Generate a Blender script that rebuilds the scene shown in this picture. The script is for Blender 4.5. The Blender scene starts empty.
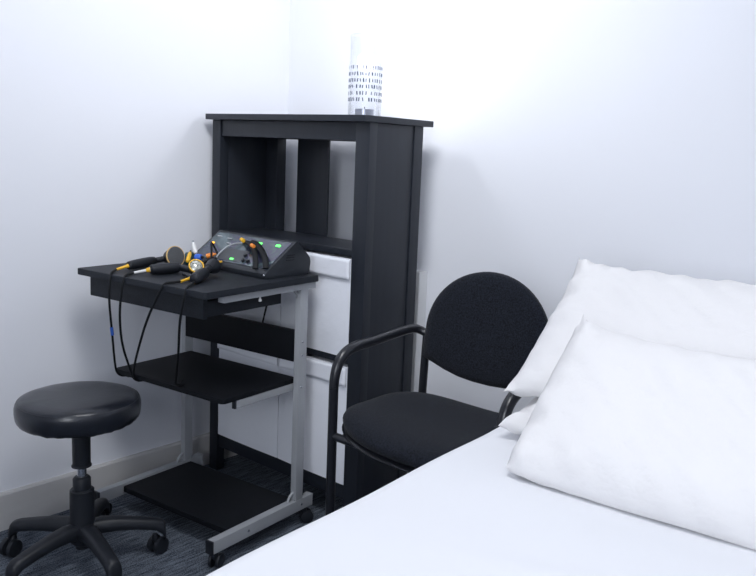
import bpy, bmesh, math, random
from mathutils import Vector, Matrix, noise
random.seed(7)
C = bpy.context.scene.collection
PI = math.pi
def R(d): return math.radians(d)

# ------------------------------------------------------------------ materials
def new_mat(name):
    m = bpy.data.materials.new(name); m.use_nodes = True
    nt = m.node_tree; return m, nt, nt.nodes['Principled BSDF']
def mat(name, col, rough=.5, metal=0.0, spec=.5, var=.0, vscale=(20, 20, 20), bump=0.0, bscale=200.0, bdist=.001, coat=0.0, sheen=0.0):
    m, nt, b = new_mat(name)
    b.inputs['Base Color'].default_value = (*col, 1)
    b.inputs['Roughness'].default_value = rough
    b.inputs['Metallic'].default_value = metal
    b.inputs['Specular IOR Level'].default_value = spec
    b.inputs['Coat Weight'].default_value = coat
    b.inputs['Sheen Weight'].default_value = sheen
    tc = nt.nodes.new('ShaderNodeTexCoord')
    if var:
        mp = nt.nodes.new('ShaderNodeMapping'); mp.inputs['Scale'].default_value = vscale
        n = nt.nodes.new('ShaderNodeTexNoise'); n.inputs['Scale'].default_value = 1; n.inputs['Detail'].default_value = 5
        r = nt.nodes.new('ShaderNodeValToRGB')
        r.color_ramp.elements[0].position = .3; r.color_ramp.elements[1].position = .7
        r.color_ramp.elements[0].color = (*[c*(1-var) for c in col], 1)
        r.color_ramp.elements[1].color = (*[min(1, c*(1+var)) for c in col], 1)
        nt.links.new(tc.outputs['Object'], mp.inputs['Vector']); nt.links.new(mp.outputs[0], n.inputs['Vector'])
        nt.links.new(n.outputs['Fac'], r.inputs[0]); nt.links.new(r.outputs[0], b.inputs['Base Color'])
    if bump:
        n2 = nt.nodes.new('ShaderNodeTexNoise'); n2.inputs['Scale'].default_value = bscale; n2.inputs['Detail'].default_value = 4
        bp = nt.nodes.new('ShaderNodeBump'); bp.inputs['Strength'].default_value = bump; bp.inputs['Distance'].default_value = bdist
        nt.links.new(tc.outputs['Object'], n2.inputs['Vector']); nt.links.new(n2.outputs['Fac'], bp.inputs['Height'])
        nt.links.new(bp.outputs[0], b.inputs['Normal'])
    return m
def emit_mat(name, col, strength):
    m, nt, b = new_mat(name)
    b.inputs['Base Color'].default_value = (*col, 1)
    b.inputs['Emission Color'].default_value = (*col, 1); b.inputs['Emission Strength'].default_value = strength
    return m

M = {}
M['wall'] = mat('painted_wall', (.77, .785, .835), .75, spec=.25, bump=.12, bscale=260, bdist=.0006)
M['ceil'] = mat('ceiling_paint', (.8, .82, .86), .9)
M['base'] = mat('baseboard_paint', (.56, .55, .545), .45, spec=.4, var=.03, vscale=(2, 6, 30))
M['wood'] = mat('blackened_wood_veneer', (.013, .016, .023), .42, spec=.4, var=.12, vscale=(60, 60, 3), bump=.15, bscale=300, bdist=.0004)
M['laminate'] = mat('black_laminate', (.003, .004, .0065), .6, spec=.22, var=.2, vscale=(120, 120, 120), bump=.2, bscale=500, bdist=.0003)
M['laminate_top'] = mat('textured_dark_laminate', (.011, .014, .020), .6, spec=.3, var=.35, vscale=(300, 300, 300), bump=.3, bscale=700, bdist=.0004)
M['edge'] = mat('black_edging', (.008, .009, .012), .4)
M['grey'] = mat('grey_painted_steel', (.37, .385, .41), .38, metal=.15, spec=.5, var=.05, vscale=(6, 6, 6))
M['steel'] = mat('bright_steel', (.6, .62, .66), .25, metal=1)
M['leather'] = mat('black_vinyl', (.010, .012, .018), .28, spec=.55, var=.15, vscale=(30, 30, 30), bump=.35, bscale=180, bdist=.0012)
M['plastic'] = mat('black_plastic', (.010, .012, .017), .45, spec=.4, bump=.1, bscale=400, bdist=.0004)
M['tube'] = mat('black_enamel_tube', (.010, .011, .015), .28, spec=.55)
M['fabric'] = mat('black_woven_upholstery', (.010, .012, .018), .95, spec=.1, var=.7, vscale=(300, 300, 300), bump=.7, bscale=900, bdist=.0012, sheen=.08)
M['linen'] = mat('white_cotton_sheet', (.745, .755, .79), .85, spec=.15, bump=.12, bscale=900, bdist=.0004)
M['pillow'] = mat('white_cotton_pillowcase', (.735, .727, .735), .88, spec=.12, bump=.55, bscale=22, bdist=.008)
M['mattress'] = mat('white_mattress_ticking', (.7, .7, .72), .9)
M['bin'] = mat('white_canvas', (.78, .80, .86), .85, spec=.15, bump=.3, bscale=35, bdist=.004)
M['console'] = mat('black_console_plastic', (.015, .018, .024), .4, spec=.45)
M['cord'] = mat('black_rubber', (.004, .005, .007), .65, spec=.3)
M['yellow'] = mat('yellow_plastic', (.85, .48, .03), .4)
M['orange'] = mat('orange_plastic', (.85, .27, .04), .4)
M['white'] = mat('white_plastic', (.75, .75, .75), .4)
M['blue'] = mat('blue_plastic', (.04, .13, .55), .35)
M['teal'] = mat('teal_plastic', (.015, .07, .085), .35)
M['greydisc'] = mat('dark_grey_pad', (.075, .08, .09), .6, var=.1, vscale=(300, 300, 300))
M['green_led'] = emit_mat('green_led', (.12, 1, .15), 1.1)
M['amber_led'] = emit_mat('amber_led', (1, .45, .04), 1.0)
M['red_led'] = emit_mat('red_led', (1, .16, .03), 1.0)
M['ink'] = mat('dark_blue_ink', (.03, .045, .09), .5)
M['candle'] = mat('brushed_tin', (.35, .36, .4), .3, metal=.8)
M['trunk'] = mat('white_pvc', (.72, .73, .74), .4)

# glossy control panel: printed zones plus purple and teal reflections painted into the colour
m, nt, b = new_mat('console_panel')
tc = nt.nodes.new('ShaderNodeTexCoord'); mp = nt.nodes.new('ShaderNodeMapping'); mp.inputs['Scale'].default_value = (9, 14, 9)
vo = nt.nodes.new('ShaderNodeTexNoise'); vo.inputs['Scale'].default_value = 1; vo.inputs['Detail'].default_value = 1.5; vo.inputs['Distortion'].default_value = 2.2
rp = nt.nodes.new('ShaderNodeValToRGB')
e = rp.color_ramp.elements; e[0].position = .35; e[0].color = (.045, .065, .08, 1); e[1].position = .75; e[1].color = (.12, .16, .18, 1)
x = rp.color_ramp.elements.new(.5); x.color = (.045, .04, .085, 1); x = rp.color_ramp.elements.new(.56); x.color = (.05, .075, .085, 1)
nt.links.new(tc.outputs['Object'], mp.inputs[0]); nt.links.new(mp.outputs[0], vo.inputs['Vector']); nt.links.new(vo.outputs['Fac'], rp.inputs[0])
nt.links.new(rp.outputs[0], b.inputs['Base Color']); b.inputs['Roughness'].default_value = .14; b.inputs['Coat Weight'].default_value = .4
M['panel'] = m

# speckled clear/silver lens
m, nt, b = new_mat('faceted_silver_lens')
tc = nt.nodes.new('ShaderNodeTexCoord'); vo = nt.nodes.new('ShaderNodeTexVoronoi'); vo.inputs['Scale'].default_value = 160
rp = nt.nodes.new('ShaderNodeValToRGB'); rp.color_ramp.elements[0].color = (.05, .055, .05, 1); rp.color_ramp.elements[1].color = (.6, .61, .55, 1); rp.color_ramp.elements[1].position = .7
nt.links.new(tc.outputs['Object'], vo.inputs['Vector']); nt.links.new(vo.outputs['Distance'], rp.inputs[0]); nt.links.new(rp.outputs[0], b.inputs['Base Color'])
b.inputs['Roughness'].default_value = .25; b.inputs['Metallic'].default_value = .4
M['lens'] = m

# thin clear glass
m = bpy.data.materials.new('thin_clear_glass'); m.use_nodes = True; nt = m.node_tree; nt.nodes.clear()
o = nt.nodes.new('ShaderNodeOutputMaterial'); mx = nt.nodes.new('ShaderNodeMixShader'); fl_ = nt.nodes.new('ShaderNodeLayerWeight'); fl_.inputs['Blend'].default_value = .2; fr = nt.nodes.new('ShaderNodeMath'); fr.operation = 'MULTIPLY'; fr.inputs[1].default_value = .9; nt.links.new(fl_.outputs['Facing'], fr.inputs[0])
t = nt.nodes.new('ShaderNodeBsdfTransparent'); t.inputs[0].default_value = (.985, .99, 1, 1); g = nt.nodes.new('ShaderNodeBsdfGlossy'); g.inputs['Roughness'].default_value = .05
nt.links.new(fr.outputs[0], mx.inputs[0]); nt.links.new(t.outputs[0], mx.inputs[1]); nt.links.new(g.outputs[0], mx.inputs[2]); nt.links.new(mx.outputs[0], o.inputs[0])
M['glass'] = m

# carpet: dark blue-grey ribbed tiles, streaks along the left wall
m, nt, b = new_mat('ribbed_carpet')
tc = nt.nodes.new('ShaderNodeTexCoord')
mp = nt.nodes.new('ShaderNodeMapping'); mp.inputs['Scale'].default_value = (130, 14, 1)
n1 = nt.nodes.new('ShaderNodeTexNoise'); n1.inputs['Scale'].default_value = 1; n1.inputs['Detail'].default_value = 6; n1.inputs['Roughness'].default_value = .7
mp2 = nt.nodes.new('ShaderNodeMapping'); mp2.inputs['Scale'].default_value = (330, 330, 330)
n2 = nt.nodes.new('ShaderNodeTexNoise'); n2.inputs['Scale'].default_value = 1; n2.inputs['Detail'].default_value = 3
ad = nt.nodes.new('ShaderNodeMath'); ad.operation = 'ADD'; ml = nt.nodes.new('ShaderNodeMath'); ml.operation = 'MULTIPLY'; ml.inputs[1].default_value = .5
rp = nt.nodes.new('ShaderNodeValToRGB'); rp.color_ramp.elements[0].position = .40; rp.color_ramp.elements[0].color = (.010, .014, .022, 1)
rp.color_ramp.elements[1].position = .62; rp.color_ramp.elements[1].color = (.20, .23, .28, 1)
nt.links.new(tc.outputs['Object'], mp.inputs[0]); nt.links.new(mp.outputs[0], n1.inputs['Vector'])
nt.links.new(tc.outputs['Object'], mp2.inputs[0]); nt.links.new(mp2.outputs[0], n2.inputs['Vector'])
nt.links.new(n1.outputs['Fac'], ad.inputs[0]); nt.links.new(n2.outputs['Fac'], ad.inputs[1]); nt.links.new(ad.outputs[0], ml.inputs[0])
nt.links.new(ml.outputs[0], rp.inputs[0]); nt.links.new(rp.outputs[0], b.inputs['Base Color'])
bp = nt.nodes.new('ShaderNodeBump'); bp.inputs['Strength'].default_value = .8; bp.inputs['Distance'].default_value = .004
nt.links.new(ml.outputs[0], bp.inputs['Height']); nt.links.new(bp.outputs[0], b.inputs['Normal'])
b.inputs['Roughness'].default_value = .95; b.inputs['Specular IOR Level'].default_value = .1
M['carpet'] = m

# ------------------------------------------------------------------ geometry helpers
class MB:
    def __init__(s): s.bm = bmesh.new()
    def box(s, x0, x1, y0, y1, z0, z1, bev=0.0, seg=2, rot=None, piv=None):
        b = bmesh.new(); bmesh.ops.create_cube(b, size=1)
        for v in b.verts:
            v.co = Vector(((x0+x1)/2+v.co.x*(x1-x0), (y0+y1)/2+v.co.y*(y1-y0), (z0+z1)/2+v.co.z*(z1-z0)))
        if bev: bmesh.ops.bevel(b, geom=b.edges[:], offset=bev, segments=seg, affect='EDGES', profile=.7)
        if rot is not None: bmesh.ops.rotate(b, verts=b.verts[:], cent=piv or Vector(), matrix=rot)
        s.add(b); return s
    def add(s, b):
        me = bpy.data.meshes.new('tmp'); b.to_mesh(me); b.free(); s.bm.from_mesh(me); bpy.data.meshes.remove(me)
    def tube(s, pts, r, seg=12, smooth=0, cap=True, flat=None):
        """r: number or list per point; flat=(sx,sy) scales the section"""
        P = [Vector(p) for p in pts]
        if not isinstance(r, (list, tuple)): r = [r]*len(P)
        r = list(r)
        for _ in range(smooth):       # Chaikin, ends kept
            Q = [P[0]]; q = [r[0]]
            for i in range(len(P)-1):
                a, c = P[i], P[i+1]
                Q += [a*.75+c*.25, a*.25+c*.75]; q += [r[i]*.75+r[i+1]*.25, r[i]*.25+r[i+1]*.75]
            Q.append(P[-1]); q.append(r[-1]); P, r = Q, q
        up = None; rings = []
        for i, p in enumerate(P):
            t = (P[min(i+1, len(P)-1)]-P[max(i-1, 0)]).normalized()
            if up is None:
                a = Vector((0, 0, 1)) if abs(t.z) < .9 else Vector((1, 0, 0)); up = (a-t*a.dot(t)).normalized()
            else:
                up = (up-t*up.dot(t)).normalized()
            sd = t.cross(up); fx, fy = flat or (1, 1)
            rings.append([s.bm.verts.new(p+(sd*math.cos(k*2*PI/seg)*fx+up*math.sin(k*2*PI/seg)*fy)*r[i]) for k in range(seg)])
        for a, b_ in zip(rings, rings[1:]):
            for k in range(seg): s.bm.faces.new((a[k], a[(k+1) % seg], b_[(k+1) % seg], b_[k]))
        if cap:
            s.bm.faces.new(rings[0][::-1]); s.bm.faces.new(rings[-1])
        return s
    def lathe(s, prof, seg=48, c=(0, 0, 0), axis=None, sc=(1, 1)):
        """prof: [(r,z)], axis: direction of local z"""
        q = Vector((0, 0, 1)).rotation_difference(Vector(axis).normalized()) if axis is not None else None
        c = Vector(c); rings = []
        for (r, z) in prof:
            ring = []
            n = 1 if r < 1e-6 else seg
            for k in range(n):
                a = 2*PI*k/seg; v = Vector((r*math.cos(a)*sc[0], r*math.sin(a)*sc[1], z))
                if q: v = q @ v
                ring.append(s.bm.verts.new(c+v))
            rings.append(ring)
        for a, b_ in zip(rings, rings[1:]):
            if len(a) == 1 and len(b_) == 1: continue
            for k in range(seg):
                k2 = (k+1) % seg
                if len(a) == 1: s.bm.faces.new((a[0], b_[k2], b_[k]))
                elif len(b_) == 1: s.bm.faces.new((a[k], a[k2], b_[0]))
                else: s.bm.faces.new((a[k], a[k2], b_[k2], b_[k]))
        return s
    def prism(s, poly, y0, y1, bev=0, plane='xz', seg=2):
        """poly in (x,z) extruded along y, or (x,y) along z, or (y,z) along x"""
        b = bmesh.new()
        def P3(u, v, w): return {'xz': (u, w, v), 'xy': (u, v, w), 'yz': (w, u, v)}[plane]
        A = [b.verts.new(P3(u, v, y0)) for u, v in poly]; B = [b.verts.new(P3(u, v, y1)) for u, v in poly]
        b.faces.new(A); b.faces.new(B[::-1]); n = len(poly)
        for i in range(n): b.faces.new((A[i], B[i], B[(i+1) % n], A[(i+1) % n]))
        bmesh.ops.recalc_face_normals(b, faces=b.faces[:])
        if bev: bmesh.ops.bevel(b, geom=b.edges[:], offset=bev, segments=seg, affect='EDGES', profile=.7)
        s.add(b); return s
    def build(s, name, m, parent=None, smooth=True, ang=35, origin=None):
        bmesh.ops.recalc_face_normals(s.bm, faces=s.bm.faces[:])
        me = bpy.data.meshes.new(name)
        if origin is not None: bmesh.ops.translate(s.bm, verts=s.bm.verts[:], vec=-Vector(origin))
        s.bm.to_mesh(me); s.bm.free()
        if smooth:
            for p in me.polygons: p.use_smooth = True
            me.set_sharp_from_angle(angle=R(ang))
        me.materials.append(m)
        o = bpy.data.objects.new(name, me); C.objects.link(o)
        if origin is not None: o.location = origin
        if parent: o.parent = parent
        return o
def tag(o, label, cat, group=None):
    o['label'] = label; o['category'] = cat
    if group: o['group'] = group
    return o
def thing(name, label, cat, loc=(0, 0, 0), rz=0, group=None):
    o = bpy.data.objects.new(name, None); C.objects.link(o); o.location = loc; o.rotation_euler = (0, 0, rz); o.empty_display_size = .05
    return tag(o, label, cat, group)
def struct(name, mb, m):
    o = mb.build(name, m, smooth=False); o['kind'] = 'structure'; return o
def copy_tree(o, parent=None):
    c = o.copy(); C.objects.link(c)
    if parent: c.parent = parent
    for ch in list(o.children): copy_tree(ch, c)
    return c

# ------------------------------------------------------------------ the room
XR, YF, ZC = 4.0, -3.6, 2.35
struct('floor', MB().box(-.1, XR+.1, YF-.1, .1, -.1, 0), M['carpet'])
struct('ceiling', MB().box(-.1, XR+.1, YF-.1, .1, ZC, ZC+.1), M['ceil'])
struct('wall_left', MB().box(-.1, 0, YF, 0, 0, ZC), M['wall'])
struct('wall_back', MB().box(-.1, XR+.1, 0, .1, 0, ZC), M['wall'])
struct('wall_right', MB().box(XR, XR+.1, YF, 0, 0, ZC), M['wall'])
struct('wall_front', MB().box(-.1, XR+.1, YF-.1, YF, 0, ZC), M['wall'])
HB = .1105
def skirt(mb_pts, y0, y1, plane): return MB().prism(mb_pts, y0, y1, plane=plane)
struct('baseboard_left', MB().prism([(.0, 0), (.014, 0), (.014, HB-.006), (.010, HB), (0, HB)], YF, 0, plane='xz'), M['base'])
struct('baseboard_back', MB().prism([(0, 0), (-.014, 0), (-.014, HB-.006), (-.010, HB), (0, HB)], .014, XR, plane='yz'), M['base'])

# ceiling lamp (out of frame) and candle glow
CL = thing('ceiling_light', 'square white ceiling light panel above the bed', 'ceiling light', (1.75, -1.35, ZC))
MB().box(-.32, .32, -.32, .32, -.03, 0, .004).build('frame', M['white'], CL)
MB().box(-.29, .29, -.29, .29, -.034, -.0305, 0).build('diffuser', emit_mat('lit_diffuser', (1, 1, 1), 3), CL)

# ------------------------------------------------------------------ bookcase
bx0, bx1, byf, byb, H = .0371, .7361, -.3614, -.1248, 1.2177
BC = thing('bookcase', 'tall black wooden bookcase with open back standing in the room corner', 'bookcase', ((bx0+bx1)/2, (byf+byb)/2, 0))
ox, oy = (bx0+bx1)/2, (byf+byb)/2
def bb(x0, x1, y0, y1, z0, z1, name, m=None, bev=.0015, par=None):
    return MB().box(x0-ox, x1-ox, y0-oy, y1-oy, z0, z1, bev).build(name, m or M['wood'], par or BC)
bb(bx0-.004, bx1+.006, byf-.026, -.085, H-.018, H, 'top_board')
PW = .032
for (xa, xb, ya, yb) in ((bx0, bx0+.041, byf, byf+PW), (bx1-.052, bx1, byf, byf+PW), (bx0, .135, byb-.040, byb), (bx1-.046, bx1, byb-.040, byb)):
    bb(xa, xb, ya, yb, 0, H-.018, 'post', bev=.002)
bb(bx0+.006, .079, byf+PW+.001, byb-.041, .10, H-.019, 'side_panel'); bb(bx1-.022, bx1-.004, byf+PW+.001, byb-.041, .10, H-.019, 'side_panel')
bb(bx0+.042, bx1-.053, byf+.005, byf+.024, 1.148, H-.019, 'front_rail')
bb(bx0+.042, bx1-.053, byf+.008, byf+.026, .085, .130, 'front_rail')
bb(.136, bx1-.047, byb-.022, byb-.006, 1.148, H-.019, 'back_rail'); bb(.136, bx1-.047, byb-.022, byb-.006, .085, .130, 'back_rail')
for zt in (.838, .520, .1305):
    bb(.0800, bx1-.0225, byf+PW+.001, byb-.041, zt-.018, zt, 'shelf')
    if zt > .2: bb(.0790, bx1-.0535, byf+.004, byf+PW, zt-.018, zt, 'shelf_edge')
bb(.199, .347, byb-.0055, byb+.003, .10, 1.19, 'back_slat')

# canvas storage bins: 2 columns x 2 rows
def bin_part(w, h, d, fold, fold_name='folded_hem'):
    b = MB(); nx, nz = 14, 16
    def sheet(sgn_y, bulge, x0, x1, z0, z1, y, seed, drape=0.0):
        g = []
        for j in range(nz+1):
            row = []
            for i in range(nx+1):
                u, v = i/nx, j/nz
                bu = bulge*(math.sin(PI*u)**.6)*(math.sin(PI*min(1, v*1.05))**.5 if 0 < v < .95 else .3)
                n = noise.noise(Vector((u*3+seed, v*4, seed*2.3)))*.002
                row.append(b.bm.verts.new((x0+(x1-x0)*u, y+sgn_y*(bu+n), z0+(z1-z0)*v)))
            g.append(row)
        return g
    fr = sheet(-1, .006, -w/2, w/2, 0, h, -d/2, fold)
    bk = sheet(1, .004, -w/2, w/2, 0, h, d/2, fold+3)
    for j in range(nz):
        for i in range(nx):
            b.bm.faces.new((fr[j][i], fr[j][i+1], fr[j+1][i+1], fr[j+1][i])); b.bm.faces.new((bk[j][i+1], bk[j][i], bk[j+1][i], bk[j+1][i+1]))
        b.bm.faces.new((fr[j][0], fr[j+1][0], bk[j+1][0], bk[j][0])); b.bm.faces.new((fr[j][nx], bk[j][nx], bk[j+1][nx], fr[j+1][nx]))
    for i in range(nx):
        b.bm.faces.new((fr[0][i], bk[0][i], bk[0][i+1], fr[0][i+1])); b.bm.faces.new((fr[nz][i], fr[nz][i+1], bk[nz][i+1], bk[nz][i]))
    return b
def storage_bin(x0, x1, z0, z1, label, seed, hem):
    w, h, d = x1-x0, z1-z0, .155
    t = thing('storage_bin', label, 'storage bin', ((x0+x1)/2, byf+.003+d/2, z0), group=None)
    bin_part(w, h, d, seed).build('body', M['bin'], t, ang=60)
    # hem band folded over the front
    b = MB(); nx = 20; g = []
    for j in range(7):
        row = []
        for i in range(nx+1):
            u = i/nx; v = j/6
            yy = -d/2-.0078-.001*math.sin(PI*u)+.0006*(1-v)-.0006*noise.noise(Vector((u*5+seed, v*2, 1)))
            row.append(b.bm.verts.new(((u-.5)*(w-.001), yy, h-hem+hem*v+.003*noise.noise(Vector((u*3, seed, 0))))))
        g.append(row)
    for j in range(6):
        for i in range(nx): b.bm.faces.new((g[j][i], g[j][i+1], g[j+1][i+1], g[j+1][i]))
    o = b.build('folded_hem', M['bin'], t, ang=80)
    s = o.modifiers.new('t', 'SOLIDIFY'); s.thickness = .0015
    return t
xm = .385
storage_bin(.080, xm-.002, .522, .808, 'white canvas storage bin on the middle shelf, mostly behind the trolley top', 1.0, .05)
storage_bin(xm+.002, bx1-.055, .522, .812, 'white canvas storage bin on the middle shelf, right beside the bookcase front post', 2.0, .06)
storage_bin(.080, xm-.002, .132, .488, 'white canvas storage bin on the bottom shelf at the left, beside the wall', 3.1, .05)
storage_bin(xm+.002, bx1-.055, .132, .492, 'white canvas storage bin on the bottom shelf at the right, behind the trolley leg', 4.7, .055)

# white trunking on the wall behind the bookcase
TR = thing('cable_trunking', 'white vertical cable trunking on the wall between bookcase and chair', 'trunking', (.66, -.022, 0))
MB().box(-.035, .022, -.020, .022, .002, .747, .002).build('channel', M['trunk'], TR)

# ------------------------------------------------------------------ glass candle holder
GX, GY, GR = .601, -.240, .0485
G = thing('glass_candle_holder', 'tall clear glass cylinder with rows of small dark marks on top of the bookcase', 'candle holder', (GX, GY, H))
MB().lathe([(0, .004), (GR-.004, .004), (GR-.0025, .234), (GR, .2355), (GR, .006), (GR-.003, 0), (0, 0)], 64).build('glass_body', M['glass'], G, ang=50)
pt = MB()
for ri, zz in enumerate((.142, .123, .1045, .087, .068, .050)):
    n = 19
    for k in range(n):
        if random.random() < .08: continue
        a = -2.44+3.5*(k+random.uniform(-.2, .2))/n; tl = random.uniform(-.18, .18); hh = random.uniform(.0042, .0058); ww = random.uniform(.0011, .0020)
        vs = []
        for (u, v) in ((-1, -1), (1, -1), (1, 1), (-1, 1)):
            aa = a+(u*ww+v*hh*tl)/GR
            vs.append((u, v, aa))
        inn = [pt.bm.verts.new(((GR+.0002)*math.cos(q[2]), (GR+.0002)*math.sin(q[2]), zz+q[1]*hh)) for q in vs]
        out = [pt.bm.verts.new(((GR+.0008)*math.cos(q[2]), (GR+.0008)*math.sin(q[2]), zz+q[1]*hh)) for q in vs]
        pt.bm.faces.new(out); pt.bm.faces.new(inn[::-1])
        for i in range(4): pt.bm.faces.new((inn[i], inn[(i+1) % 4], out[(i+1) % 4], out[i]))
pt.build('printed_pattern', M['ink'], G, smooth=False)
TL = thing('tealight', 'small grey metal tealight inside the glass cylinder', 'candle', (GX, GY, H+.0045))
MB().lathe([(0, 0), (.026, 0), (.028, .002), (.028, .020), (.026, .020), (.026, .016), (0, .016)], 40).build('cup', M['candle'], TL)
MB().tube([(0, 0, .016), (0, 0, .024), (.001, 0, .027)], .0012, 6).build('wick', M['cord'], TL)

# ------------------------------------------------------------------ trolley
TX, TY, TA = .1311, -.8851, R(5.6367)
TW, TD, TZ = .5075, .4348, .76
T = thing('computer_trolley', 'grey steel and black laminate trolley on castors in front of the bookcase', 'trolley', (TX, TY, 0), TA)
def rounded(x0, x1, y0, y1, r, n=6, corners=(1, 1, 1, 1)):
    out = []
    for ci, (cx, cy, a0) in enumerate(((x1-r, y1-r, 0), (x0+r, y1-r, 90), (x0+r, y0+r, 180), (x1-r, y0+r, 270))):
        if corners[ci]:
            for k in range(n+1):
                a = R(a0+90*k/n); out.append((cx+r*math.cos(a), cy+r*math.sin(a)))
        else: out.append({0: (x1, y1), 1: (x0, y1), 2: (x0, y0), 3: (x1, y0)}[ci])
    return out
def trb(a0, a1, b0, b1, z0, z1, name, m, bev=.001, par=None): return MB().box(a0, a1, b0, b1, z0, z1, bev).build(name, m, par or T)
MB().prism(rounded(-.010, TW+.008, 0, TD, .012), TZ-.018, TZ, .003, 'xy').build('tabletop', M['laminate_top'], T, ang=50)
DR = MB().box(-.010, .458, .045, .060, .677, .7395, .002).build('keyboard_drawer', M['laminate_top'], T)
for a_ in (.447, .008): MB().box(a_, a_+.010, .060, .335, .681, .722, .001).build('drawer_side', M['laminate_top'], DR)
MB().box(.018, .447, .060, .335, .681, .690, 0).build('drawer_tray', M['laminate'], DR)
# rails under the top
for s in (0, 1):
    a0, a1 = ((-.008, .014) if s == 0 else (.480, .502))
    trb(a0, a1, .075, .432, .722, .7415, 'top_rail', M['grey'], .0015)
    lg0, lg1 = ((-.007, .014) if s == 0 else (.476, .498))
    L = trb(lg0+.002, lg1, .372, .404, .085, .7215, 'leg', M['grey'], .0015)
    # dark inner channel of the leg profile
    # screws
    fx = lg1 if s else lg0
    for zz in (.568, .528, .433):
        MB().lathe([(0, .0022), (.002, .0018), (.0036, 0), (0, 0)], 16, (fx, .386, zz), (1 if s else -1, 0, 0)).build('screw', M['steel'], L)
    # gusset loops top and bottom
    gx = (lg0+lg1)/2
    MB().tube([(gx, .373, .702), (gx, .360, .716), (gx, .356, .7215)], .004, 8, 2).build('gusset', M['grey'], L)
    MB().tube([(gx, .373, .110), (gx, .358, .102), (gx, .350, .086)], .004, 8, 2).build('gusset', M['grey'], L)
    r0, r1 = lg0-.001, lg1+.001
    F = trb(r0, r1, .051, .4435, .050, .085, 'foot_rail', M['grey'], .0015)
    trb(r0-.0005, r1+.0005, .045, .0515, .0495, .0855, 'end_cap', M['plastic'], .001, F)
    trb(r0-.0005, r1+.0005, .443, .449, .0495, .0855, 'end_cap', M['grey'], .001, F)
    for bbv in (.18, .40): MB().lathe([(0, .0022), (.002, .0018), (.0038, 0), (0, 0)], 16, ((r1 if s else r0), bbv, .0675), (1 if s else -1, 0, 0)).build('screw', M['steel'], F)
    for bbv, an in ((.066, 20), (.420, -35)):
        cx = (r0+r1)/2; q = Matrix.Rotation(R(an), 3, 'Z'); cc = Vector((cx, bbv, .0))
        def cp(v): return cc+q @ Vector(v)
        w = MB()
        for sx in (-.011, .011):
            w.lathe([(0, -.006), (.012, -.006), (.0195, -.004), (.0205, 0), (.0195, .004), (.012, .006), (0, .006)], 28, cp((sx, .010, .0205)), q @ Vector((1, 0, 0)))
        W = w.build('castor', M['plastic'], T)
        MB().tube([cp((0, 0, .052)), cp((0, .001, .038)), cp((0, .006, .026)), cp((0, .010, .0205))], [.010, .011, .007, .0045], 12).build('castor_fork', M['plastic'], W)
MB().lathe([(0, -.016), (.004, -.015), (.005, -.011), (.003, -.008), (.002, 0), (0, 0)], 16, (.491, .215, .7225)).build('levelling_screw', M['white'], T)
# mid shelf, brackets, bottom shelf, back panel
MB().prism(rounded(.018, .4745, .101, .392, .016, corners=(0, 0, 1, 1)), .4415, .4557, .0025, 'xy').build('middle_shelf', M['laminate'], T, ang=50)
for a0, a1 in ((.0165, .0265), (.463, .4735)):
    BR = trb(a0, a1, .150, .392, .420, .4412, 'shelf_bracket', M['grey'], .001)
    trb(a0-.0005, a1+.0005, .145, .151, .4195, .4412, 'end_cap', M['plastic'], .0005, BR)
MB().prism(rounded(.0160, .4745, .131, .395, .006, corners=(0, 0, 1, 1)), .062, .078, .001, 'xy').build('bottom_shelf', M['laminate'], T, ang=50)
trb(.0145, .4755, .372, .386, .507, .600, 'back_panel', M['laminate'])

Tm = Matrix.Translation((TX, TY, 0)) @ Matrix.Rotation(TA, 4, 'Z')
def TW_(p): return Tm @ Vector(p)

# ------------------------------------------------------------------ control console on trolley top
CO = thing('control_console', 'black desktop control console with sloped glossy panel and green lights on the trolley', 'console', TW_((.126, .286, TZ)), TA+R(-5))
LC = .345
prof = [(0, .002), (0, .014), (.006, .021), (.112, .097), (.118, .099), (.123, .096), (.168, .050), (.171, .038), (.168, .006), (.162, 0), (.006, 0)]
MB().prism(prof, 0, LC, .0018, 'yz').build('housing', M['console'], CO, ang=28)
sl = math.atan2(.076, .106); ps = Vector((0, math.cos(sl), math.sin(sl))); pn = Vector((0, -math.sin(sl), math.cos(sl)))
def onp(u, v, n=0): return Vector((u, .006, .021))+ps*v+pn*n     # v: along slope, 0...0.164
def quad_slab(u0, u1, v0, v1, n0, n1):
    b = MB(); vs = [b.bm.verts.new(onp(u, v, n)) for n in (n0, n1) for (u, v) in ((u0, v0), (u1, v0), (u1, v1), (u0, v1))]
    for f in ((3, 2, 1, 0), (4, 5, 6, 7), (0, 1, 5, 4), (1, 2, 6, 5), (2, 3, 7, 6), (3, 0, 4, 7)): b.bm.faces.new([vs[i] for i in f])
    return b
quad_slab(.010, LC-.010, .008, .122, -.001, .0016).build('control_panel', M['panel'], CO, smooth=False)
quad_slab(.100, .215, .014, .062, .0012, .0022).build('speaker_mesh', M['greydisc'], CO, smooth=False)
def led(u, v, m, name, w=.008, h=.0035):
    quad_slab(u-w, u+w, v-h, v+h, .0014, .0042).build(name, M[m], CO, smooth=False)
led(.221, .100, 'green_led', 'indicator_light'); led(.298, .102, 'green_led', 'indicator_light')
led(.034, .072, 'amber_led', 'indicator_light', .0045, .004); led(.174, .021, 'green_led', 'indicator_light', .006, .003)
for (u, v) in ((.035, .104), (.10, .080), (.085, .100)):
    led(u, v, 'grey', 'button', .010, .002)
kn = MB()
for (u, v) in ((.225, .022), (.245, .022), (.215, .042)): kn.lathe([(0, .007), (.0045, .007), (.006, .0), (0, 0)], 18, onp(u, v, .0016), pn)
kn.build('knob', M['plastic'], CO)
vt = MB()
for k in range(3): vt.box(LC-.0002, LC+.0008, .075+k*.0015, .105+k*.0015, .046+k*.007, .0485+k*.007)
vt.build('side_vent', M['cord'], CO, smooth=False)
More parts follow.
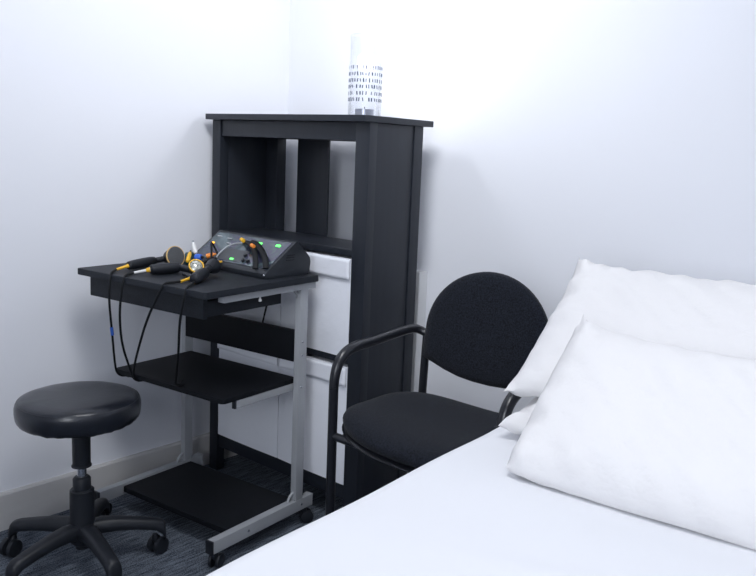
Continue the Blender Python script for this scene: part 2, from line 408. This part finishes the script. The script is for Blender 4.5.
MB().lathe([(0, .0025), (.003, .002), (.004, 0), (0, 0)], 16, (LC-.007, -.0006, .010), (0, -1, 0)).build('corner_screw', M['steel'], CO)

def cable(name, pts, r, label, m='cord', cat='cable', sm=3, flat=None, group=None, local=True):
    W = [TW_(p) if local else Vector(p) for p in pts]
    o = MB().tube(W, r, 10, sm, flat=flat).build(name, M[m], origin=W[0]); tag(o, label, cat, group); return o

# ------------------------------------------------------------------ handpieces
def handpiece(label, p0, p1, p2, head, r0=.012, axis=None, hr=.028, tip=None, tipm='yellow', tipm2=None):
    """p0 handle tail, p1 handle front, p2 neck end, all in trolley coordinates"""
    o0 = TW_(p0); t = thing('handpiece', label, 'handpiece', o0)
    def l(p): return TW_(p)-o0
    a, b_, c = l(p0), l(p1), l(p2)
    MB().tube([a, a.lerp(b_, .04), a.lerp(b_, .5), a.lerp(b_, .94), b_], [r0*.6, r0*.95, r0*1.05, r0, r0*.62], 20, 1).build('handle', M['plastic'], t)
    MB().tube([b_, b_.lerp(c, .5), c], [r0*.62, r0*.6, r0*.72], 16, 1).build('neck', M['plastic'], t)
    ax = Vector(axis).normalized() if axis else (c-b_).normalized()
    if head == 'disc':
        MB().lathe([(0, -.046), (.013, -.044), (.020, -.036), (hr*.80, -.022), (hr*.93, -.008), (hr, -.003), (hr, .0), (0, 0)], 40, c+ax*.030, ax).build('head', M['plastic'], t)
        MB().lathe([(hr*.9, .0002), (hr*1.01, .0002), (hr*1.02, -.0035), (hr*.9, -.0035), (hr*.9, .0002)], 40, c+ax*.030, ax).build('yellow_ring', mat('pale_gold_ring', (.75, .5, .2), .35), t)
        MB().lathe([(0, .003), (hr*.9, .002), (hr*.95, .0005), (0, .0005)], 40, c+ax*.030, ax).build('grey_pad', M['greydisc'], t)
    elif head == 'lens':
        MB().lathe([(0, -.030), (.013, -.028), (.018, -.014), (hr, -.004), (hr, 0), (0, 0)], 40, c+ax*.026, ax).build('head', M['plastic'], t)
        MB().lathe([(hr*.88, .002), (hr*1.02, .002), (hr*1.03, -.003), (hr*.88, -.003), (hr*.88, .002)], 40, c+ax*.026, ax).build('yellow_ring', M['yellow'], t)
        MB().lathe([(0, .008), (hr*.5, .0065), (hr*.84, .001), (0, .001)], 32, c+ax*.026, ax).build('silver_lens', M['lens'], t)
    elif head == 'cone':
        MB().lathe([(0, -.004), (.012, -.002), (hr, .030), (hr, .034), (0, .034)], 32, c, ax).build('head', M['plastic'], t)
    if tip:
        q = l(tip)
        MB().tube([a+(b_-a)*.02, a.lerp(q, .25), q], [.0058, .0042, .0036], 12).build('strain_relief', M[tipm], t)
        if tipm2: MB().tube([a+(b_-a)*.01, a.lerp(q, .22)], [.0072, .0055], 12).build('collar', M[tipm2], t)
    return t
wdir = lambda x, y, z: (x, y, z)
handpiece('black handpiece with large round grey pad, yellow tail nearest the table corner', (.119, .076, .7740), (.098, .185, .7770), (.112, .228, .784), 'disc', .0135, axis=(.96, .00, .24), hr=.0300, tip=(.104, .050, .7645))
handpiece('black handpiece with faceted silver lens and white tail', (.217, .073, .7750), (.238, .156, .7760), (.306, .150, .776), 'lens', .0150, axis=(.74, -.30, .60), hr=.0200, tip=(.181, .049, .7645), tipm='white', tipm2='yellow')
handpiece('black tapered handpiece nearest the camera, lying across the table edge side', (.410, .057, .7750), (.372, .128, .7810), (.354, .158, .786), 'cone', .0150, axis=(-.45, .80, .08), hr=.021)
handpiece('black handpiece with yellow tail lying partly under the nearest one', (.360, .094, .7680), (.325, .110, .7680), (.300, .118, .7680), 'none', .0068, tip=(.369, .049, .7645))

# small connectors in the clutter
def plug(name, p, q, r, m, label, cat='plug', m2='plastic'):
    a, b_ = TW_(p), TW_(q); t = thing(name, label, cat, a); d = b_-a
    MB().tube([Vector(), d*.08, d*.75, d], [r*.6, r, r, r*.7], 14).build('body', M[m], t)
    MB().tube([d, d*1.25], r*.4, 10).build('pin', M[m2], t)
    return t
plug('cable_connector', (.195, .222, .782), (.160, .262, .800), .0062, 'yellow', 'yellow cable connector lying behind the silver lens handpiece')
plug('cable_connector', (.200, .248, .792), (.220, .252, .794), .0105, 'blue', 'bright blue cable connector between handpieces and console')
plug('cable_connector', (.178, .268, .800), (.150, .283, .826), .0062, 'white', 'white cable connector leaning up against the console edge', m2='steel')
plug('cable_connector', (.222, .268, .796), (.240, .282, .803), .0070, 'orange', 'orange cable connector resting on the console front', m2='orange')
plug('cable_connector', (.262, .246, .778), (.285, .262, .787), .0066, 'yellow', 'yellow cable connector at the foot of the console front', m2='yellow')
tc1 = thing('applicator_cap', 'dark teal round applicator cap behind the large grey pad handpiece', 'cap', TW_((.120, .300, TZ)))
MB().lathe([(0, 0), (.019, 0), (.021, .004), (.021, .024), (.015, .034), (0, .037)], 32).build('shell', M['teal'], tc1)
tc2 = thing('applicator_cap', 'smaller blue-grey applicator cap beside the console left end', 'cap', TW_((.118, .352, TZ)))
MB().lathe([(0, 0), (.017, 0), (.018, .004), (.018, .020), (.010, .028), (0, .029)], 32).build('shell', mat('blue_grey_plastic', (.07, .10, .15), .4), tc2)
# tangled dark leads
cable('coiled_lead', [(.262, .200, .764), (.225, .225, .768), (.215, .262, .778), (.242, .282, .792), (.272, .262, .796), (.276, .232, .784), (.250, .222, .770), (.300, .205, .764)], .0042, 'black lead coiled between the handpieces and the console')
cable('coiled_lead', [(.246, .292, .800), (.228, .300, .812), (.214, .300, .830), (.224, .285, .836), (.236, .276, .820), (.262, .250, .784)], .0030, 'thin black lead looping up over the console left corner')

# cable loops over the console (console coordinates -> world)
COm = Matrix.Translation(TW_((.126, .286, TZ))) @ Matrix.Rotation(TA+R(-5), 4, 'Z')
def onw(u, v, n): return COm @ onp(u, v, n)
def strap(pts, r, label, m, flat=None, name='strap', cat='cable'):
    W = [onw(*p) for p in pts]; o = MB().tube(W, r, 12, 3, flat=flat).build(name, M[m], origin=W[0]); return tag(o, label, cat)
strap([(.298, .000, .004), (.290, .018, .014), (.262, .048, .022), (.225, .070, .025), (.190, .080, .020), (.168, .090, .010), (.160, .094, .004)], .0078, 'black looped lead crossing the console panel, left of the pair', 'cord', (1, .5), 'looped_lead')
strap([(.334, .008, .004), (.324, .026, .014), (.292, .052, .022), (.252, .074, .026), (.218, .084, .022), (.196, .094, .010), (.186, .101, .004)], .0085, 'black looped lead crossing the console panel, right of the pair', 'cord', (1, .5), 'looped_lead')
strap([(.128, -.002, .006), (.118, .020, .012), (.120, .057, .012), (.138, .076, .011), (.152, .086, .006), (.158, .090, .003)], .0022, 'thin grey lead arching across the left half of the console panel', 'grey', None, 'thin_lead')
for (u, v, n, m_, lb) in ((.184, .079, .029, 'yellow', 'yellow cable clip at the top of the looped leads'), (.246, .062, .030, 'orange', 'orange cable clip on the looped leads')):
    a = onw(u-.006, v, n); b_ = onw(u+.007, v-.004, n); o = MB().tube([a, b_], .0058, 14).build('cable_clip', M[m_], origin=a); tag(o, lb, 'clip')

# hanging handpiece cables, front of the drawer, down to the middle shelf edge
HC = [
 ([(.103, .049, .7645), (.125, .022, .7645), (.143, .004, .7640), (.151, -.0065, .748), (.148, -.008, .694), (.129, .015, .597), (.094, .045, .534), (.046, .085, .470), (.042, .094, .447), (.046, .106, .4365), (.052, .118, .436)], 'black cable hanging furthest left over the trolley drawer, with a blue band'),
 ([(.180, .048, .7645), (.194, .018, .7645), (.202, .003, .7640), (.204, -.0075, .735), (.187, -.004, .662), (.143, .035, .562), (.118, .080, .480), (.114, .093, .450), (.114, .104, .4365), (.116, .118, .436)], 'black cable hanging from the white-tailed handpiece to the middle shelf edge'),
 ([(.368, .048, .7645), (.366, .020, .7645), (.360, .003, .7640), (.352, -.008, .737), (.300, -.004, .660), (.217, .035, .566), (.130, .082, .470), (.122, .093, .448), (.122, .104, .4365), (.126, .118, .436)], 'black cable slanting left from the nearest yellow tail to the middle shelf edge'),
 ([(.408, .060, .768), (.432, .025, .7650), (.444, .003, .7640), (.446, -.008, .737), (.424, -.002, .671), (.375, .038, .583), (.305, .088, .478), (.297, .095, .464), (.296, .108, .4600), (.296, .122, .4595)], 'black cable hanging furthest right over the trolley drawer')]
for pts, lb in HC: cable('hanging_cable', pts, .0032, lb)
bb1 = TW_((.129, .015, .597)); o = MB().tube([TW_((.1325, .0112, .610)), TW_((.1268, .0180, .588))], .0044, 12).build('cable_band', M['blue'], origin=bb1); tag(o, 'small blue band around the leftmost hanging cable', 'band')
tn = MB().lathe([(0, -.006), (.004, -.004), (.005, 0), (.004, .006), (0, .008)], 14, TW_((.296, .120, .464))).build('cable_end_plug', M['cord'], origin=TW_((.296, .120, .464))); tag(tn, 'small black plug at the shelf end of the rightmost hanging cable', 'plug')
cable('power_cord', [(.300, .448, .775), (.300, .452, .765), (.302, .452, .74), (.302, .447, .66), (.303, .420, .58), (.315, .400, .545), (.40, .398, .535), (.470, .400, .52), (.486, .410, .48), (.487, .412, .30), (.487, .412, .11), (.470, .440, .04), (.40, .455, .006), (.30, .46, .006)], .0030, 'black power cord hanging straight down behind the trolley')

# ------------------------------------------------------------------ stool
SX, SY = .349, -1.000
S = thing('swivel_stool', 'round black vinyl swivel stool on five castors by the left wall', 'stool', (SX, SY, 0))
prof = [(0, .4705), (.06, .4705), (.110, .469), (.132, .466), (.1435, .461), (.1452, .4585), (.1470, .459), (.1500, .4535), (.1520, .445), (.1520, .432), (.1500, .418), (.1460, .408), (.138, .402), (.10, .400), (0, .400)]
b = MB().lathe(prof, 96)
for v in b.bm.verts:
    a = math.atan2(v.co.y, v.co.x); r = math.hypot(v.co.x, v.co.y)
    if r > .02:
        k = min(1, r/.15)**4
        v.co.z += k*.0022*noise.noise(Vector((math.cos(a)*3, math.sin(a)*3, 2)))
        if v.co.z < .425: v.co.z += .004*noise.noise(Vector((math.cos(a)*9, math.sin(a)*9, 5)))*k
bmesh.ops.translate(b.bm, verts=b.bm.verts[:], vec=(-.003, -.003, 0)); b.build('seat', M['leather'], S, ang=60)
MB().lathe([(0, .3995), (.075, .3995), (.075, .394), (.030, .390), (.0230, .386), (.0225, .283), (.0250, .280), (.0250, .277), (0, .277)], 40).build('column_cover', M['plastic'], S)
MB().lathe([(0, .2765), (.012, .2765), (.012, .225), (0, .225)], 28).build('gas_piston', M['steel'], S)
MB().lathe([(0, .250), (.016, .250), (.020, .247), (.0225, .243), (.0225, .2165), (0, .2165)], 36).build('piston_collar', M['plastic'], S)
MB().lathe([(0, .216), (.026, .216), (.0305, .212), (.0310, .125), (.034, .100), (.036, .088), (.030, .070), (.018, .060), (.018, .052), (0, .052)], 40).build('hub', M['plastic'], S)
for k in range(5):
    a = R(64+72*k); d = Vector((math.cos(a), math.sin(a), 0)); sd = Vector((-d.y, d.x, 0))
    b = MB(); secs = []
    for (r, zc, w, h) in ((.022, .103, .023, .022), (.05, .108, .024, .020), (.09, .106, .022, .018), (.14, .098, .020, .016), (.186, .088, .0195, .016), (.203, .078, .0195, .020), (.210, .066, .018, .024), (.212, .052, .013, .014)):
        ring = []
        for q in range(16):
            th = 2*PI*q/16; cx = math.copysign(abs(math.cos(th))**.6, math.cos(th)); cz = math.copysign(abs(math.sin(th))**.6, math.sin(th))
            tilt = .0 if r < .19 else .0
            ring.append(b.bm.verts.new(d*r+sd*(w*cx*(1-.25*max(0, cz)))+Vector((0, 0, zc+h*cz))))
        secs.append(ring)
    for A, B in zip(secs, secs[1:]):
        for q in range(16): b.bm.faces.new((A[q], A[(q+1) % 16], B[(q+1) % 16], B[q]))
    b.bm.faces.new(secs[0][::-1]); b.bm.faces.new(secs[-1])
    b.build('base_arm', M['plastic'], S, ang=60)
    an = R([10, 60, 200, 120, -30][k]); e = Vector((math.cos(an), math.sin(an), 0)); tr = Vector((-e.y, e.x, 0))
    cc = d*[.184, .196, .208, .196, .196][k]
    w = MB()
    for sx in (-.0125, .0125):
        w.lathe([(0, -.008), (.014, -.008), (.0225, -.006), (.0240, 0), (.0225, .006), (.014, .008), (0, .008)], 32, cc+e*sx+tr*.010+Vector((0, 0, .024)), e)
    W = w.build('castor', M['plastic'], S)
    MB().tube([cc+Vector((0, 0, .058)), cc+Vector((0, 0, .048)), cc+tr*.006+Vector((0, 0, .034)), cc+tr*.010+Vector((0, 0, .024))], [.007, .010, .009, .006], 12).build('castor_fork', M['plastic'], W)

# ------------------------------------------------------------------ chair
CX, CY = 1.184, -.54
K = thing('armchair', 'black fabric armchair with round back and black tube arms between bookcase and bed', 'chair', (CX, CY, 0))
def kc(x, y, z): return (x-CX, y-CY, z)
HWd = .236
for s in (-1, 1):
    xa = s*HWd
    fl = MB().tube([(xa, -.685-CY, .012), (xa, -.687-CY, .30), (xa, -.688-CY, .56)], .0115, 16).build('leg', M['tube'], K)
    MB().lathe([(0, 0), (.015, 0), (.016, .004), (.014, .016), (0, .018)], 20, (xa, -.685-CY, 0)).build('foot_cap', M['plastic'], fl)
    arm = [(xa, -.688-CY, .56), (xa, -.685-CY, .592), (xa, -.674-CY, .622), (xa, -.648-CY, .643), (xa, -.612-CY, .651), (xa, -.56-CY, .652), (xa*.995, -.46-CY, .662), (xa*.98, -.40-CY, .666), (xa*.93, -.383-CY, .660), (xa*.86, -.378-CY, .652)]
    MB().tube(arm, [.0115, .0122, .0128, .0130, .0130, .0128, .0124, .0118, .011, .010], 18, 2).build('armrest', M['tube'], K)
    rl = MB().tube([(s*.205, -.374-CY, .66), (s*.208, -.376-CY, .55), (s*.212, -.376-CY, .40), (s*.222, -.345-CY, .18), (s*.228, -.315-CY, .012)], .0110, 16, 2).build('leg', M['tube'], K)
    MB().lathe([(0, 0), (.015, 0), (.016, .004), (.014, .016), (0, .018)], 20, (s*.228, -.315-CY, 0)).build('foot_cap', M['plastic'], rl)
fr = MB()
fr.tube([(-.236, -.686-CY, .440), (.236, -.686-CY, .440)], .010, 12); fr.tube([(-.212, -.378-CY, .440), (.212, -.378-CY, .440)], .010, 12)
fr.tube([(-.200, -.385-CY, .442), (-.205, -.685-CY, .442)], .008, 12); fr.tube([(.200, -.385-CY, .442), (.205, -.685-CY, .442)], .008, 12)
fr.build('seat_frame', M['tube'], K)
# seat cushion: contoured rounded square
def seat_mesh(grow, z0, z1, crown, m, name):
    b = MB(); n = 56; rings = []
    def outline(t, sc):
        c_, s_ = math.cos(t), math.sin(t)
        e = 2/3.8
        x = math.copysign(abs(c_)**e, c_)*(.249+grow)*sc; y = math.copysign(abs(s_)**e, s_)*(.163+grow)*sc
        if s_ < 0: y -= .016*(1-abs(x/.21)**2)*sc
        else: x *= 1-.10*abs(s_)
        return x, y
    lv = [(0, 'top'), (.3, 'top'), (.6, 'top'), (.82, 'top'), (.93, 'top'), (.985, 'r1'), (1.0, 'r2'), (.995, 'r3'), (.96, 'bot'), (.5, 'bot'), (0, 'bot')]
    for sc, kind in lv:
        ring = []
        for k in range(1 if sc == 0 else n):
            x, y = outline(2*PI*k/n, sc)
            top = z1+crown*(.010*(abs(x)/.2)**2 + .012*max(0, y/.17) - .014*max(0, (-y-.08)/.10)**2 - .004)
            if kind == 'top': z = top-(0 if sc < .9 else .004)
            elif kind == 'r1': z = top-.010
            elif kind == 'r2': z = top-(z1-z0)*.5
            elif kind == 'r3': z = z0+.006+ (top-z1)
            else: z = z0+(top-z1)*.9
            ring.append(b.bm.verts.new((x, y-.546-CY+.0, z)))
        rings.append(ring)
    for A, B in zip(rings, rings[1:]):
        for k in range(n):
            k2 = (k+1) % n
            if len(A) == 1: b.bm.faces.new((A[0], B[k2], B[k]))
            elif len(B) == 1: b.bm.faces.new((A[k], A[k2], B[0]))
            else: b.bm.faces.new((A[k], A[k2], B[k2], B[k]))
    return b.build(name, m, K, ang=70)
seat_mesh(.0, .464, .497, 1, M['fabric'], 'seat')
seat_mesh(.001, .451, .4635, 1, M['tube'], 'seat_shell')
# backrest
def back_outline():
    pts = []
    for k in range(0, 33):                   # upper arc
        t = PI*k/32; pts.append((.183*math.cos(t), .668+.170*math.sin(t)**.96))
    for q in ((-.184, .64), (-.185, .61), (-.1855, .602), (-.176, .594), (-.150, .585), (-.115, .574), (-.07, .564), (-.025, .560), (.025, .560), (.07, .564), (.115, .574), (.150, .585), (.176, .594), (.1855, .602), (.185, .61), (.184, .64)):
        pts.append(q)
    return pts
ol = back_outline(); n = len(ol); b = MB(); cz0 = .69
def bkpt(x, z, off):     # curved about a vertical axis, leaning back a little
    return (x-.015, -.395-CY+(z-.60)*.10-.25*x*x*1.0+.010+off, z)
lay = [(0, -.018), (.5, -.018), (.85, -.0165), (.96, -.012), (1.0, -.004), (1.0, .006), (.97, .011), (.85, .013), (.5, .013), (0, .013)]
rings = []
for sc, off in lay:
    rings.append([b.bm.verts.new(bkpt(x*sc, cz0+(z-cz0)*sc, off)) for (x, z) in (ol if sc else [(0, cz0)])])
for A, B in zip(rings, rings[1:]):
    for k in range(n):
        k2 = (k+1) % n
        if len(A) == 1: b.bm.faces.new((A[0], B[k], B[k2]))
        elif len(B) == 1: b.bm.faces.new((A[k], A[k2], B[0]))
        else: b.bm.faces.new((A[k], A[k2], B[k2], B[k]))
b.build('backrest', M['fabric'], K, ang=60)

# ------------------------------------------------------------------ bed
BA = R(5.2)
BZ = .62
# bed-local: origin at the head left corner, u across (+x), v toward the foot (-y)
BO = Vector((1.410, -.10, 0)); bu = Vector((math.cos(BA), math.sin(BA), 0)); bv = Vector((math.sin(BA), -math.cos(BA), 0))
def bw(u, v, z): return BO+bu*u+bv*v+Vector((0, 0, z))
BD = thing('bed', 'single treatment bed made up with white linen', 'bed', BO, BA)
BWd, BL = .86, 1.95
def head_rise(v):   # raised head section
    return 0 if v > .50 else .17*(1-(v/.50))**1.0
mb = MB(); g = []
for j in range(41):
    v = BL*j/40; r = head_rise(v)
    ring = [(0.012, .50), (BWd, .50), (BWd, BZ-.008+r), (0.012, BZ-.008+r)]
    g.append([mb.bm.verts.new((u, -v, z)) for u, z in ring])
for A, B in zip(g, g[1:]):
    for k in range(4): mb.bm.faces.new((A[k], A[(k+1) % 4], B[(k+1) % 4], B[k]))
mb.bm.faces.new(g[0]); mb.bm.faces.new(g[-1][::-1])
mb.build('mattress', M['mattress'], BD, ang=20)
MB().box(.02, BWd-.01, -BL+.01, -.01, .44, .499, .004).build('frame', M['grey'], BD)
for (u, v) in ((.07, .07), (BWd-.07, .07), (.07, BL-.07), (BWd-.07, BL-.07)):
    MB().box(u-.025, u+.025, -v-.025, -v+.025, 0, .4395, .003).build('leg', M['grey'], BD)
# sheet: top grid with turned-down sides
sb = MB(); NU, NV = 60, 110
def edge_u(v):        # gentle waviness of the near edge
    t_ = min(1, max(0, (v-.45)/.60)); t_ = t_*t_*(3-2*t_)
    return -.020*t_-.010*math.exp(-((v-.62)/.10)**2)-.004*math.sin(v*5.0+.6)+.003*math.sin(v*13)
grid = []
hang = .16
for j in range(NV+1):
    v = -.004+(BL+.008)*j/NV; row = []; r = head_rise(max(0, v)); e = edge_u(v)
    cols = []
    # left skirt up, top, right skirt down
    for q in range(6): cols.append((e-.004-.004*math.sin(v*21)*(1-q/6), BZ-hang*(1-q/6)-.012+r*(q/6)))
    cols.append((e-.0005, BZ-.006+r)); cols.append((e+.006, BZ-.001+r))
    for i in range(1, NU):
        u = e+.006+(BWd-.002-e)*i/NU
        z = BZ+.0015*noise.noise(Vector((u*5, v*3, 0)))+.0012*noise.noise(Vector((u*14, v*9, 4)))
        z += .004*math.exp(-(((u-.28)*.30+(v-1.12))/.012)**2)*max(0, 1-abs(u-.30)/.25)
        cols.append((u, z+r))
    cols.append((BWd+.004, BZ-.004+r))
    for q in range(1, 7): cols.append((BWd+.008, BZ-.012-hang*q/6+r*(1-q/6)))
    grid.append([sb.bm.verts.new((u, -v, z)) for u, z in cols])
for A, B in zip(grid, grid[1:]):
    for k in range(len(A)-1): sb.bm.faces.new((A[k], A[k+1], B[k+1], B[k]))
# foot drop
last = grid[-1]; drop = [sb.bm.verts.new((v.co.x, v.co.y-.004, min(v.co.z, BZ-.05) if v.co.z < BZ-.05 else BZ-.14)) for v in last]
for k in range(len(last)-1): sb.bm.faces.new((last[k], last[k+1], drop[k+1], drop[k]))
sh = sb.build('bed_sheet', M['linen'], ang=80); sh.location = BO; sh.rotation_euler = (0, 0, BA)
tag(sh, 'smooth white fitted sheet covering the bed', 'bed sheet')

# ------------------------------------------------------------------ pillows
def pillow(label, bl, br, tl, tr, th, seed, bow=(.020, .020, .02, .02), ear=.022, lift=0.0, wr=1.0):
    bl, br, tl, tr = map(Vector, (bl, br, tl, tr)); nrm = ((br-bl).cross(tl-bl)).normalized()
    cen = (bl+br+tl+tr)/4; N, K2 = 90, 60; b = MB(); sides = []
    W_, H_ = (br-bl).length, (tl-bl).length
    for sgn in (1, -1):
        g = []
        for j in range(K2+1):
            row = []
            for i in range(N+1):
                if sgn == -1 and (i in (0, N) or j in (0, K2)): row.append(sides[0][j][i]); continue
                u, v = i/N, j/K2
                # inward bow of the edges (concave sides, ears at the corners)
                fu, fv = (4*u*(1-u))**.32, (4*v*(1-v))**.40
                p = bl*(1-u)*(1-v)+br*u*(1-v)+tl*(1-u)*v+tr*u*v
                eu, ev = (br-bl).normalized(), (tl-bl).normalized()
                p = p+ev*(bow[0]*fu*(1-v)**2-bow[1]*fu*v**2)+eu*(bow[2]*fv*(1-u)**2-bow[3]*fv*u**2)
                du, dv = min(u, 1-u)*W_, min(v, 1-v)*H_
                rad = lambda d, s_: 1-math.exp(-d/s_)
                pf = (rad(du, .055)*rad(dv, .050))**.72
                # radial wrinkles running in from the edges
                w = 0
                wv = noise.noise(Vector((u*W_*26+seed, v*H_*5, seed)))
                wu = noise.noise(Vector((u*W_*5, v*H_*26+seed, seed+7)))
                w += wv*math.exp(-dv/.06)*min(1, dv/.012)*.007+wu*math.exp(-du/.06)*min(1, du/.012)*.007
                big = noise.noise(Vector((u*W_*6+seed*1.7, v*H_*6, seed*.3)))*.010*pf
                dg = noise.noise(Vector(((u*W_+v*H_)*22, (u*W_-v*H_)*4, seed+3)))*.003*pf
                edge = nrm*noise.noise(Vector((u*W_*9, v*H_*9, seed+11)))*.003*(1-pf)
                off = nrm*(sgn*(th*.5*pf)+(w+dg)*wr*(1 if sgn > 0 else .4)+big*wr)+edge
                # ears: corners kick upward a little
                cr = math.exp(-(du+dv)/.03)
                off += Vector((0, 0, lift*cr))+nrm*(sgn*.012*math.exp(-((du-.022)**2+(dv-.022)**2)/.0004))+nrm*(.010*noise.noise(Vector((du*40, dv*40, seed)))*math.exp(-(du+dv)/.07)*min(1, (du+dv)/.02))
                row.append(b.bm.verts.new(p+off))
            g.append(row)
        sides.append(g)
        for j in range(K2):
            for i in range(N):
                f = (g[j][i], g[j][i+1], g[j+1][i+1], g[j+1][i])
                b.bm.faces.new(f if sgn > 0 else f[::-1])
    o = b.build('pillow', M['pillow'], origin=cen, ang=75)
    return tag(o, label, 'pillow')
def along(p, a, l): return Vector(p)+Vector((math.cos(R(a)), math.sin(R(a)), 0))*l
p = (1.496, -.840, .640); q = (1.452, -.46, .722)
pillow('white pillow lying lowest on the bed, only its corner showing under the others', p, along(p, 5, .62), q, along(q, 5, .62), .085, 3.0, wr=.6)
p = (1.476, -.785, .684); q = (1.432, -.436, .908)
pillow('large white pillow propped up at the head of the bed, behind the front one', p, along(p, 5, .66), q, along(q, 5, .66), .115, 8.0, bow=(.02, .026, .010, .02), lift=.006, wr=2.2)
p = (1.606, -.968, .632); q = (1.592, -.712, .846)
pillow('white pillow in front, leaning against the larger pillow', p, along(p, 5, .62), Vector(q), along(q, 4, .62)+Vector((0, 0, -.012)), .125, 15.0, bow=(-.012, .036, -.004, .02), lift=.003, wr=2.2)

# ------------------------------------------------------------------ light
def area(name, loc, rot, sx, sy, e, col=(1, 1, 1)):
    l = bpy.data.lights.new(name, 'AREA'); l.shape = 'RECTANGLE'; l.size = sx; l.size_y = sy; l.energy = e; l.color = col
    o = bpy.data.objects.new(name, l); C.objects.link(o); o.location = loc; o.rotation_euler = rot; return o
area('ceiling_panel_light', (1.75, -1.35, ZC-.04), (0, 0, 0), .58, .58, 4, (.95, .965, 1))
area('front_fill_light', (2.6, YF+.05, 1.55), (R(90), 0, 0), 1.2, 1.1, 20, (.89, .935, 1))  # fill light added behind the camera, standing in for a window
# added spotlight and lamp body, out of view, brightening the corner walls
SP = Vector((1.15, -1.15, ZC-.10)); aim = (Vector((.12, -.12, 1.65))-SP)
sl_ = area('added_corner_light', SP, aim.to_track_quat('-Z', 'Y').to_euler(),   .45, .45, 6.2, (.97, .98, 1)); sl_.data.spread = R(130)
FX = thing('added_spotlight', 'added, unseen square white ceiling spotlight turned towards the corner above the bookcase', 'spotlight', SP)
FX.rotation_euler = aim.to_track_quat('-Z', 'Y').to_euler()
MB().box(-.24, .24, -.24, .24, .004, .030, .004).build('lamp_housing', M['white'], FX)
MB().tube([(0, 0, .03), (0, .03, .075)], .012, 12).build('bracket', M['white'], FX)
wf = MB()  # unseen window frame, added around the front fill light
for (a0, a1, c0, c1) in ((1.94, 2.0, .94, 2.16), (3.2, 3.26, .94, 2.16), (2.0, 3.2, .94, 1.0), (2.0, 3.2, 2.10, 2.16)): wf.box(a0, a1, YF, YF+.03, c0, c1, 0)
struct('added_window_frame', wf, M['trunk'])
l = bpy.data.lights.new('candle_glow', 'POINT'); l.energy = 1.3; l.shadow_soft_size = .03; l.color = (.97, .98, 1)
o = bpy.data.objects.new('candle_glow', l); C.objects.link(o); o.location = (GX, GY, H+.175)
w = bpy.data.worlds.new('w'); bpy.context.scene.world = w; w.use_nodes = True
w.node_tree.nodes['Background'].inputs[0].default_value = (.8, .86, 1, 1); w.node_tree.nodes['Background'].inputs[1].default_value = .05

# ------------------------------------------------------------------ camera
f_, yaw, pit, rol = 801.183, R(39.30937), R(8.3949), R(2.61503)
cam = bpy.data.cameras.new('camera'); co = bpy.data.objects.new('camera', cam); C.objects.link(co)
cam.sensor_width = 36; cam.lens = f_*36/756; cam.sensor_fit = 'HORIZONTAL'
cam.shift_x = -(405.0506-378)/756; cam.shift_y = (271.00745-288)/756
fw = Vector((-math.sin(yaw)*math.cos(pit), math.cos(yaw)*math.cos(pit), -math.sin(pit)))
r = fw.cross(Vector((0, 0, 1))).normalized(); u = r.cross(fw)
r2 = r*math.cos(rol)+u*math.sin(rol); u2 = -r*math.sin(rol)+u*math.cos(rol)
co.matrix_world = Matrix(((r2.x, u2.x, -fw.x, 2.23931), (r2.y, u2.y, -fw.y, -2.01713), (r2.z, u2.z, -fw.z, 1.12083), (0, 0, 0, 1)))
cam.clip_start = .02
sc = bpy.context.scene; sc.camera = co
sc.view_settings.view_transform = 'Standard'; sc.view_settings.look = 'None'; sc.view_settings.gamma = 1; sc.view_settings.exposure = .92; sc.view_settings.use_curve_mapping = False

# ------------------------------------------------------------------ repeats share a group
GR_ = {'storage_bin': 'white canvas bins in the bookcase', 'hanging_cable': 'cables hanging over the trolley drawer', 'handpiece': 'black handpieces on the trolley top',
       'pillow': 'white pillows on the bed', 'cable_connector': 'coloured cable connectors by the console', 'looped_lead': 'looped leads over the console panel',
       'coiled_lead': 'coiled leads beside the console', 'cable_clip': 'cable clips on the looped leads', 'applicator_cap': 'round applicator caps behind the handpieces'}
for o in C.objects:
    k = o.name.split('.')[0]
    if o.parent is None and k in GR_: o['group'] = GR_[k]
